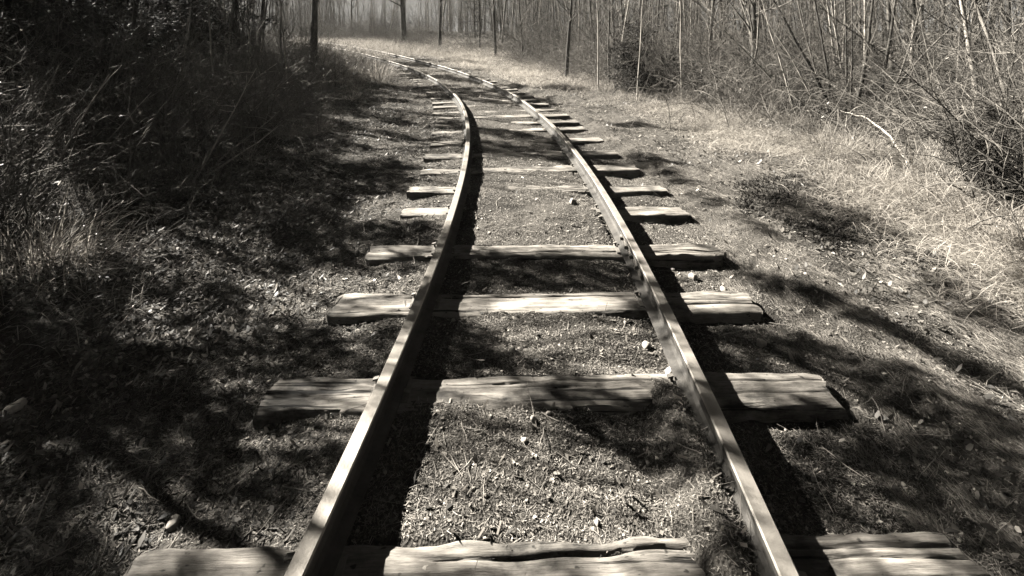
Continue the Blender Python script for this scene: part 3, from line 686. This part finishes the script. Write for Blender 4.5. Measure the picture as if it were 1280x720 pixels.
for k, ((ax, ay), (bx_, by_), rad, mk) in enumerate(FAN):
    rad *= 1.35; dy = r.uniform(-.3, .5); a = pw(ax, ay, dy*.3); a[2] = -.05; e = pw(bx_, by_, dy); e[2] -= z0
    d = e-a; Lk = np.linalg.norm(d)*1.9
    st = grow([a], [d/np.linalg.norm(d)], Lk, 12, .035, .1, r); MB().add(*tubes(st, taper(rad, .005, 12), 6)).build('stem', M[mk], t)
    n2 = 16; tt = r.uniform(.15, 1, n2); br = grow(along(st, np.zeros(n2, int), tt), rdir(n2, 0, 70, r)*.7+d/np.linalg.norm(d)*.6, r.uniform(.4, 1.2, n2), 7, .14, .1, r); tws.add(*tubes(br, taper(np.full(n2, .006), .002, 7), 4))
    n3 = 60; ii = r.integers(0, n2, n3); tws.add(*tubes(grow(along(br, ii, r.uniform(.1, 1, n3)), rdir(n3, -20, 70, r), r.uniform(.15, .5, n3), 5, .2, 0, r), taper(np.full(n3, .003), .0012, 5), 3))
tws.build('crown', M['cane'], t); t.location = (cx0, cy0, z0)
tag(t, 'big clump of dark and pale leaning stems fanning from one root in the right thicket', 'shrub')

# fallen wood
def fallen(name, pts_px, r0, m, label, lift=.05, twigs=6, seed=0, cat='branch'):
    r = np.random.default_rng(seed+40); A = []
    for k, (a, b, h) in enumerate(pts_px):
        x, y = P(a, b); A.append((x, y, float(gz(x, y))+h))
    A = np.array(A); o = A[0].copy(); A = A-o
    n = 4*len(A); tt = np.linspace(0, len(A)-1, n); B = np.stack([np.interp(tt, np.arange(len(A)), A[:, c]) for c in range(3)], 1); B += r.normal(0, .008, B.shape)
    mb = MB().add(*tubes([B], taper(r0, r0*.35, n), 6))
    if twigs:
        p0 = B[r.integers(1, n, twigs)]; mb.add(*tubes(grow(p0, rdir(twigs, 0, 50, r), r.uniform(.15, .5, twigs), 6, .18, 0, r), taper(np.full(twigs, r0*.4), .0015, 6), 4))
    ob = mb.build(name, m); ob.location = o; tag(ob, label, cat); return ob
fallen('fallen_branch', [(1137, 216, .03), (1112, 190, .2), (1085, 172, .3), (1050, 165, .35)], .022, M['pale'], 'bleached fallen branch pointing out of the right thicket onto the grass', seed=1)
fallen('fallen_branch', [(1210, 190, .02), (1195, 172, .35), (1165, 160, .5), (1145, 150, .3)], .014, M['pale'], 'pale hooped branch bending to the ground beside the big clump of stems', seed=2)
fallen('fallen_branch', [(990, 140, .1), (1015, 152, .3), (1040, 162, .2)], .05, M['dark'], 'dark broken limb lying against the foot of the fanned stems', seed=3)
fallen('fallen_branch', [(360, 455, .01), (364, 470, .02), (345, 480, .02), (320, 492, .01)], .008, M['pale'], 'crooked pale twig at the left end of the knotted tie', twigs=2, seed=4, cat='twig')
fallen('fallen_branch', [(200, 70, .2), (225, 62, .9), (262, 52, 1.0)], .02, M['pale'], 'bent pale dead branch hanging in the dark left thicket', seed=5)
fallen('fallen_log', [(483, 66, .15), (492, 63, .4), (505, 64, .35), (512, 68, .1)], .09, M['dark'], 'dark arched log lying across the far bend', twigs=2, seed=6, cat='log')  # dark arched tube with two twigs across the far bend
for k, (a, b) in enumerate([((0, 70), (40, 58)), ((40, 75), (55, 52)), ((195, 82), (222, 70)), ((228, 142), (250, 122)), ((305, 110), (340, 80))]):
    (ax, ay), (bx_, by_) = a, b; Yk = [7.2, 7.6, 8.2, 8.0, 9.5][k]
    p0 = np.array([(ax-640)*Yk/FPX, Yk, CAMZ-(ay-HY)*Yk/FPX]); p1 = np.array([(bx_-640)*Yk/FPX, Yk+.2, CAMZ-(by_-HY)*Yk/FPX])
    d = (p1-p0); g0 = np.array([p0[0]-d[0]*1.2, Yk-.2, 0]); g0[2] = gz(g0[0], g0[1]); 
    B = np.stack([g0, g0*.4+p0*.6+[0, 0, .1], p0, (p0+p1)/2+[0, 0, .02], p1])-g0; rr_ = np.random.default_rng(k)
    mb = MB().add(*tubes([B], [[.012, .011, .01, .008, .004]], 5)); mb.add(*tubes(grow(np.repeat(B[2:4], 3, 0), rdir(6, 0, 60, rr_), .3, 5, .2, 0, rr_), taper(np.full(6, .004), .0015, 5), 3))
    o = mb.build('dead_branch', M['pale']); o.location = g0
    tag(o, ['arched pale dead branch at the top left edge', 'bowed pale dead branch just right of the one at the top left edge', 'thick pale broken branch slanting in the left thicket', 'thin pale branch slanting low in the left thicket', 'long pale branch slanting at the clearing end of the left thicket'][k], 'branch')

for k in range(18):
    rr_ = np.random.default_rng(900+k); Yk = rr_.uniform(4.5, 11); px_ = rr_.uniform(20, 420); x = (px_-640)*Yk/FPX
    s_, u_ = su(x, Yk)
    if u_ > -3.8: continue
    L = rr_.uniform(.8, 1.7); a = rr_.uniform(-.7, 1.0); e = rr_.uniform(.35, 1.0)
    B = grow([[0, 0, 0]], [[math.cos(a)*math.cos(e), math.sin(a)*math.cos(e)*.6, math.sin(e)]], L, 8, .05, 0, rr_)
    mb = MB().add(*tubes(B, taper(rr_.uniform(.008, .016), .004, 8), 5)); n2 = 7
    mb.add(*tubes(grow(along(B, np.zeros(n2, int), rr_.uniform(.3, 1, n2)), rdir(n2, -10, 60, rr_), rr_.uniform(.15, .4, n2), 5, .15, 0, rr_), taper(np.full(n2, .004), .0015, 5), 3))
    o = mb.build('leaning_stick', M['pale']); o.location = (x, Yk, float(gz(x, Yk, False))); tag(o, 'thin leaning stick among the shaded stems of the left thicket', 'stick', 'leaning sticks in the left thicket')
# special grass clumps
def grass_clump(px_, py_, n, h, label, m='straw', spread=.25, seed=0, flop=1.9):
    x, y = P(px_, py_); o = make_tuft(400+seed, n, h, M[m], spread, flop); place(o, x, y, 0, 1, label, 'grass tuft')
grass_clump(30, 335, 420, .55, 'big arching tuft of dry grass at the left edge', m='bleached', seed=1, spread=.2)
grass_clump(85, 345, 110, .5, 'thin arching dry grass beside the big tuft at the left edge', seed=2, spread=.15)
grass_clump(1180, 245, 420, .5, 'bright flattened clump of dry grass in front of the bleached branch', m='bleached', seed=3, spread=.38, flop=2.2)
grass_clump(1240, 285, 300, .45, 'pale tangled dry grass nearest the right edge', m='bleached', seed=4, spread=.3, flop=2.2)
grass_clump(1085, 235, 260, .35, 'pale low grass clump left of the flattened clump', m='bleached', seed=5, spread=.3, flop=2.0)
grass_clump(465, 60, 500, .9, 'bright grass mound left of the thick far trunk', m='bleached', seed=6, spread=.9)
grass_clump(528, 62, 400, .8, 'bright grass mound right of the thick far trunk', m='bleached', seed=7, spread=.7)

# ------------------------------------------------------------------ stones
def ico():
    import bmesh
    bm = bmesh.new(); bmesh.ops.create_cube(bm, size=1.2); bmesh.ops.subdivide_edges(bm, edges=bm.edges[:], cuts=3, use_grid_fill=True)
    V = np.array([v.co[:] for v in bm.verts]); F = np.array([[v.index for v in f.verts] for f in bm.faces]); bm.free()
    V = V/np.linalg.norm(V, axis=1, keepdims=True)**.85
    return V, F
SV, SF = ico()
for k, (a, b, sz, lab) in enumerate([
    (217, 628, .030, 'pale egg-shaped pebble lying among dark litter left of the track'), (531, 716, .034, 'pale rounded stone at the bottom edge between the rails'), (667, 526, .022, 'pale stone just in front of the nearest whole tie'),
    (685, 517, .016, 'small pale stone touching the front edge of the nearest whole tie'), (838, 458, .035, 'pale lump of stone against the inner side of the right rail'), (952, 416, .034, 'grey stone in the shade right of the track between two ties'),
    (716, 254, .045, 'white stone in the ballast between the rails further up'), (808, 425, .03, 'broken pale stone inside the right rail beside the litter'), (866, 336, .035, 'flat pale stone right of the rail behind the cracked tie'), (905, 349, .03, 'grey pebble near the right end of the cracked tie'), (655, 549, .014, 'small bright pebble in front of the nearest whole tie'), (18, 502, .045, 'whitish stone in the dark litter at the left edge'), (640, 436, .026, 'half-buried stone in the litter between the rails')]):
    x, y = P(a, b); r = np.random.default_rng(k)
    d = 1+.25*(vnoise(SV[:, 0]*1.3+k*5, SV[:, 1]*1.3+SV[:, 2], 1.2, 30)-.5)*2
    V = SV*d[:, None]*np.array([1, r.uniform(.65, .9), r.uniform(.5, .75)])*sz
    o = MB().add(V, SF).build('stone', M['stone']); o.location = (x, y, float(gz(x, y))+sz*.35); o.rotation_euler = (r.normal(0, .3), r.normal(0, .3), r.uniform(0, 6))
    tag(o, lab, 'stone', 'loose stones beside and between the rails')

# ------------------------------------------------------------------ ground cover nobody could count
def spots(n, ymin, ymax, umin, umax, pw=2.0, dens=None):
    """random ground spots, thinner with distance"""
    a = 1-pw
    q_ = rng.uniform(size=n*3); s = (ymin**a+(ymax**a-ymin**a)*q_)**(1/a)-.85
    u = rng.uniform(umin, umax, n*3) if not callable(umin) else None
    x, yy = xy(s, u); ok = (yy > .7) & (np.abs(x) < yy*1.2+1.2)
    if dens is not None: ok &= rng.uniform(size=len(ok)) < dens(x, yy, u, s)
    x, yy, u, s = x[ok][:n], yy[ok][:n], u[ok][:n], s[ok][:n]
    return x, yy, u, s
def offtie(x, y, u, s):                            # litter seldom lies on the tie tops
    d = np.min(np.abs(s[:, None]-np.array(ties[:14])[None]), 1)
    on = (d < .115) & (u > -1.42) & (u < 1.55)
    onrail = (np.abs(np.abs(u)-.75) < .045)
    keep = np.where(on, .03*np.where(np.abs(u) < .7, 1.6, 1)+.45*sstep(.07, .115, d)+.22*(s > 4.4)+.3*((np.abs(np.abs(u)-.75) < .2))+.35*(np.abs(u) < .7)*sstep(3.2, 4.2, s)*(1-.8*sstep(4.6, 5.4, s)), 1.0)
    return np.where(onrail, 0, keep)
def litter(name, n, ymin, ymax, umin, umax, L0, L1, W0, W1, m, label, cat, pw=1.6, segs=1, pit=(-.2, .5), dens=None, aligned=0.0, grow_d=.12, bend=(0, .8), tip=.35):
    dd = (lambda x, y, u, s: offtie(x, y, u, s)*(dens(x, y, u, s) if dens else 1))
    x, y, u, s = spots(n, ymin, ymax, umin, umax, pw, dd); N_ = len(x)
    k = 1+grow_d*np.clip(y-2, 0, 40)
    z = gz(x, y)+rng.uniform(-.002, .006, N_)
    yaw = rng.uniform(0, 2*PI, N_)
    if aligned: yaw = np.where(rng.uniform(size=N_) < aligned, PI/2+heading(s)+rng.normal(0, .35, N_)+PI*rng.integers(0, 2, N_), yaw)
    V, F = blades(np.stack([x, y, z], 1), yaw, rng.uniform(*pit, N_), rng.uniform(L0, L1, N_)*k, rng.uniform(W0, W1, N_)*k, rng.uniform(*bend, N_), segs, tip, rng.normal(0, .5, N_))
    o = MB().add(V, F).build(name, m, smooth=segs > 1); tag(o, label, cat, kind='stuff'); return N_
patch = lambda x, y, f, sd, a, b: sstep(a, b, vnoise(x, y, f, sd))
litter('thatch', 440000, 1.0, 40, -2.6, 4.2, .008, .026, .002, .005, M['thatch'], 'short matted dry grass covering the ballast between and beside the rails', 'ground litter', 1.6, dens=lambda x, y, u, s: (.35+.65*patch(x, y, 2.2, 71, .3, .7))*(1-.7*sstep(1.4, 1.7, u)*(1-sstep(2.6, 3.2, u))))
litter('path_grass', 90000, 1.0, 30, 1.4, 3.3, .03, .10, .0015, .0032, M['straw'], 'fine flattened grass combed along the worn path right of the track', 'ground litter', 1.6, aligned=.95, pit=(-.05, .12), bend=(0, .2), grow_d=.06, dens=lambda x, y, u, s: .08+.92*patch(u*7, s*.22, 1.0, 87, .45, .62))
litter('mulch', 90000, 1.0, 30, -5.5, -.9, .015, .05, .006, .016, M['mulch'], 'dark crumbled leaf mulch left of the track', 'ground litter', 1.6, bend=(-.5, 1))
litter('crumbs', 90000, 1.0, 30, -1.4, 3.2, .005, .014, .004, .009, M['thatch'], 'crumbly flakes of soil and bark over the track bed', 'ground litter', 1.7, bend=(-.8, 1), dens=lambda x, y, u, s: 1-.75*sstep(1.4, 1.7, u)*(1-sstep(2.6, 3.1, u)))
litter('leaf_litter', 30000, 1.0, 30, -6.5, -.95, .022, .05, .012, .027, M['leaf'], 'curled dead leaves strewn under the left thicket', 'leaf litter', 1.5, segs=2, pit=(-.3, .9), bend=(-.8, 1.6), tip=.2, grow_d=.05, dens=lambda x, y, u, s: .06+.94*sstep(-1.2, -2.4, u)*patch(x, y, 1.6, 72, .25, .75))
litter('verge_leaves', 26000, 1.0, 30, 1.5, 8, .025, .055, .014, .03, M['leaf'], 'small dead leaves scattered on the right verge', 'leaf litter', 1.4, segs=2, pit=(-.3, .8), bend=(-.8, 1.6), tip=.2, grow_d=.05, dens=lambda x, y, u, s: .12+.88*patch(x, y, 1.1, 73, .45, .75)*sstep(1.9, 3.2, u)*(1-.85*sstep(9, 16, s)))
litter('laid_grass', 46000, 1.0, 36, 1.6, 4.6, .04, .11, .0018, .0035, M['straw'], 'long flattened dry grass combed along the right side of the track', 'dry grass', 1.5, segs=2, pit=(-.05, .3), aligned=.7, bend=(0, .5), grow_d=.06, dens=lambda x, y, u, s: .05+(.25+.7*sstep(2.4, 3.4, u))*patch(u*3.0, s*.35, 1.6, 74, .45, .8))
litter('bank_grass', 130000, 2.0, 60, 3.0, 9, .08, .26, .003, .006, M['straw'], 'pale dry grass covering the sunlit right bank', 'dry grass', 1.25, segs=3, pit=(.1, 1.3), bend=(.5, 2.2), grow_d=.03, dens=lambda x, y, u, s: sstep(2.9, 4.0, u+2.2*sstep(9, 18, s))*(.2+.8*sstep(10, 20, s)+.8*patch(x, y, .9, 75, .3, .7)))
litter('shade_grass', 22000, 2.0, 40, -8, -2.6, .06, .2, .003, .005, M['straw'], 'thin dry grass on the shaded left verge', 'dry grass', 1.3, segs=3, pit=(.1, 1.2), bend=(.5, 2.0), grow_d=.03, dens=lambda x, y, u, s: patch(x, y, 1.0, 76, .5, .8)*(.35+.65*sstep(9, 20, s)))
litter('track_grass', 30000, 9, 50, -2.6, 3.2, .05, .14, .004, .007, M['straw'], 'pale dry grass growing among the far ties', 'dry grass', 1.1, segs=2, pit=(.0, 1.0), bend=(.2, 1.5), grow_d=.03, dens=lambda x, y, u, s: sstep(8, 18, s)*(.3+.7*patch(u*.5, s, 1.2, 77, .35, .65)))
COVER = [(890, 212), (1000, 222), (1160, 285), (1190, 335), (1060, 335), (940, 285)]
litter('ground_ivy', 30000, 3.0, 9, 1.6, 4.2, .02, .045, .014, .03, M['ever'], 'dark low leafy ground cover beside the track on the right', 'ground cover', 1.3, segs=1, pit=(.0, 1.0), bend=(-.4, .6), grow_d=.0, dens=lambda x, y, u, s: inpoly(640+FPX*x/y, HY+FPX*CAMZ/y, COVER)*patch(x, y, 1.6, 81, .3, .6))
litter('track_leaves', 700, 1.0, 12, -.72, 1.5, .025, .05, .014, .03, M['leaf'], 'dead leaves blown onto the track bed', 'leaf litter', 1.5, segs=3, pit=(-.3, .9), bend=(-.8, 1.8), tip=.2, grow_d=.03)
litter('bark_chips', 500, 1.0, 9, -.7, .72, .02, .05, .01, .02, M['bleached'], 'pale splinters and bark chips lying between the rails', 'wood chips', 1.5, segs=1, pit=(-.1, .5), bend=(-.2, .3), tip=.5, grow_d=.03, dens=lambda x, y, u, s: .25+.75*sstep(.2, .6, u))
litter('far_bank_grass', 85000, 12, 46, 1.7, 7.5, .12, .36, .004, .009, M['bleached'], 'bleached dry grass on the sunlit bank outside the bend', 'dry grass', 1.1, segs=3, pit=(.3, 1.4), bend=(.4, 1.8), grow_d=0, dens=lambda x, y, u, s: sstep(12, 20, s)*sstep(1.7, 3.4, u)*(.3+.7*patch(x, y, .8, 85, .3, .7)))
litter('verge_grass', 42000, 2.2, 11, 2.7, 6.0, .08, .28, .0025, .005, M['bleached'], 'bright tousled dry grass at the foot of the right thicket', 'dry grass', 1.3, segs=3, pit=(.0, 1.1), bend=(.4, 2.0), grow_d=.02, dens=lambda x, y, u, s: sstep(2.7, 3.7, u)*patch(x, y, .8, 91, .35, .6))
litter('bend_grass', 24000, 28.5, 46, -3, 5, .25, .6, .006, .012, M['straw'], 'pale dry grass overgrowing the track at the end of the view', 'dry grass', 1.1, segs=3, pit=(.6, 1.5), bend=(.2, 1.4), grow_d=0)
def twig_litter():
    x, y, u, s = spots(2600, 1.0, 16, -6, 5, 1.6, offtie); N_ = len(x)
    p0 = np.stack([x, y, gz(x, y)+.006], 1); L = rng.uniform(.04, .22, N_)*(1+.05*y)
    tag(MB().add(*tubes(grow(p0, rdir(N_, -4, 10), L, 5, .12), taper(rng.uniform(.001, .0032, N_), .0008, 5), 4)).build('twig_litter', M['twig']), 'short broken twigs strewn over the ground', 'twigs', kind='stuff')
twig_litter()
def gravel():
    x, y, u, s = spots(3600, 1.0, 16, -1.6, 2.2, 1.6, offtie); N_ = len(x)
    V0, F0 = box(0, 0, 0, 1, 1, 1); V0 = V0*np.array([1, .8, .6]); r_ = rng.uniform(.003, .012, N_)*(1+.08*y)
    a = rng.uniform(0, 6.28, N_); c, s_ = np.cos(a), np.sin(a)
    J = V0[None]+rng.normal(0, .14, (N_, 8, 3)); J *= r_[:, None, None]
    V = np.stack([J[..., 0]*c[:, None]-J[..., 1]*s_[:, None]+x[:, None], J[..., 0]*s_[:, None]+J[..., 1]*c[:, None]+y[:, None], J[..., 2]+(gz(x, y)+.003)[:, None]], -1)
    F = (np.arange(N_)[:, None, None]*8+F0[None]).reshape(-1, 4)
    tag(MB().add(V.reshape(-1, 3), F).build('gravel', M['gravel'], smooth=False), 'small grit and gravel loose in the track bed', 'gravel', kind='stuff')
gravel()
# the wood behind the edges reads as one mass
def woodland(name, spots_xy, label, barkm, H0, H1):
    r = np.random.default_rng(hash(name) % 1000 if False else len(name)); n = len(spots_xy)
    x, y = spots_xy[:, 0], spots_xy[:, 1]; p0 = np.stack([x, y, gz(x, y, False)-.1], 1); H_ = r.uniform(H0, H1, n)
    tr = grow(p0, np.stack([r.normal(0, .06, n), r.normal(0, .06, n), np.ones(n)], 1), H_, 8, .04, 0, r)
    mb = MB().add(*tubes(tr, taper(r.uniform(.02, .09, n), .012, 8), 5))
    nb = n*22; ii = r.integers(0, n, nb); tt = r.uniform(.04, 1, nb); L = (1-tt)*r.uniform(.6, 2.2, nb)+.5
    br = grow(along(tr, ii, tt), rdir(nb, 10, 65, r), L, 6, .14, .2, r); mb.add(*tubes(br, taper(np.full(nb, .012), .003, 6), 3))
    n2 = nb*3; ii = r.integers(0, nb, n2); mb.add(*tubes(grow(along(br, ii, r.uniform(.2, 1, n2)), rdir(n2, -10, 70, r), r.uniform(.3, .9, n2), 4, .2, .1, r), taper(np.full(n2, .005), .002, 4), 3))
    tag(mb.build(name, barkm), label, 'woodland', kind='stuff')
def band(n, s0, s1, u0, u1, extra=None):
    out = []
    while len(out) < n:
        s, u = rng.uniform(s0, s1), rng.uniform(u0, u1); x, y = xy(s, u)
        if y > 41 and rng.uniform() < .85*math.exp(-((640+FPX*x/y-490)/75)**4*.9): continue
        if inview(x, y, 4): out.append((float(x), float(y)))
    return np.array(out)
woodland('woodland', band(820, 5, 62, 9, 30), 'hazy bare woodland behind the right thicket and the far bend', M['far'], 6, 10.5)
woodland('shaded_woodland', band(240, 6, 40, -30, -13), 'dark bare woodland behind the left thicket', M['dark'], 4.5, 7.0)
make_haze()
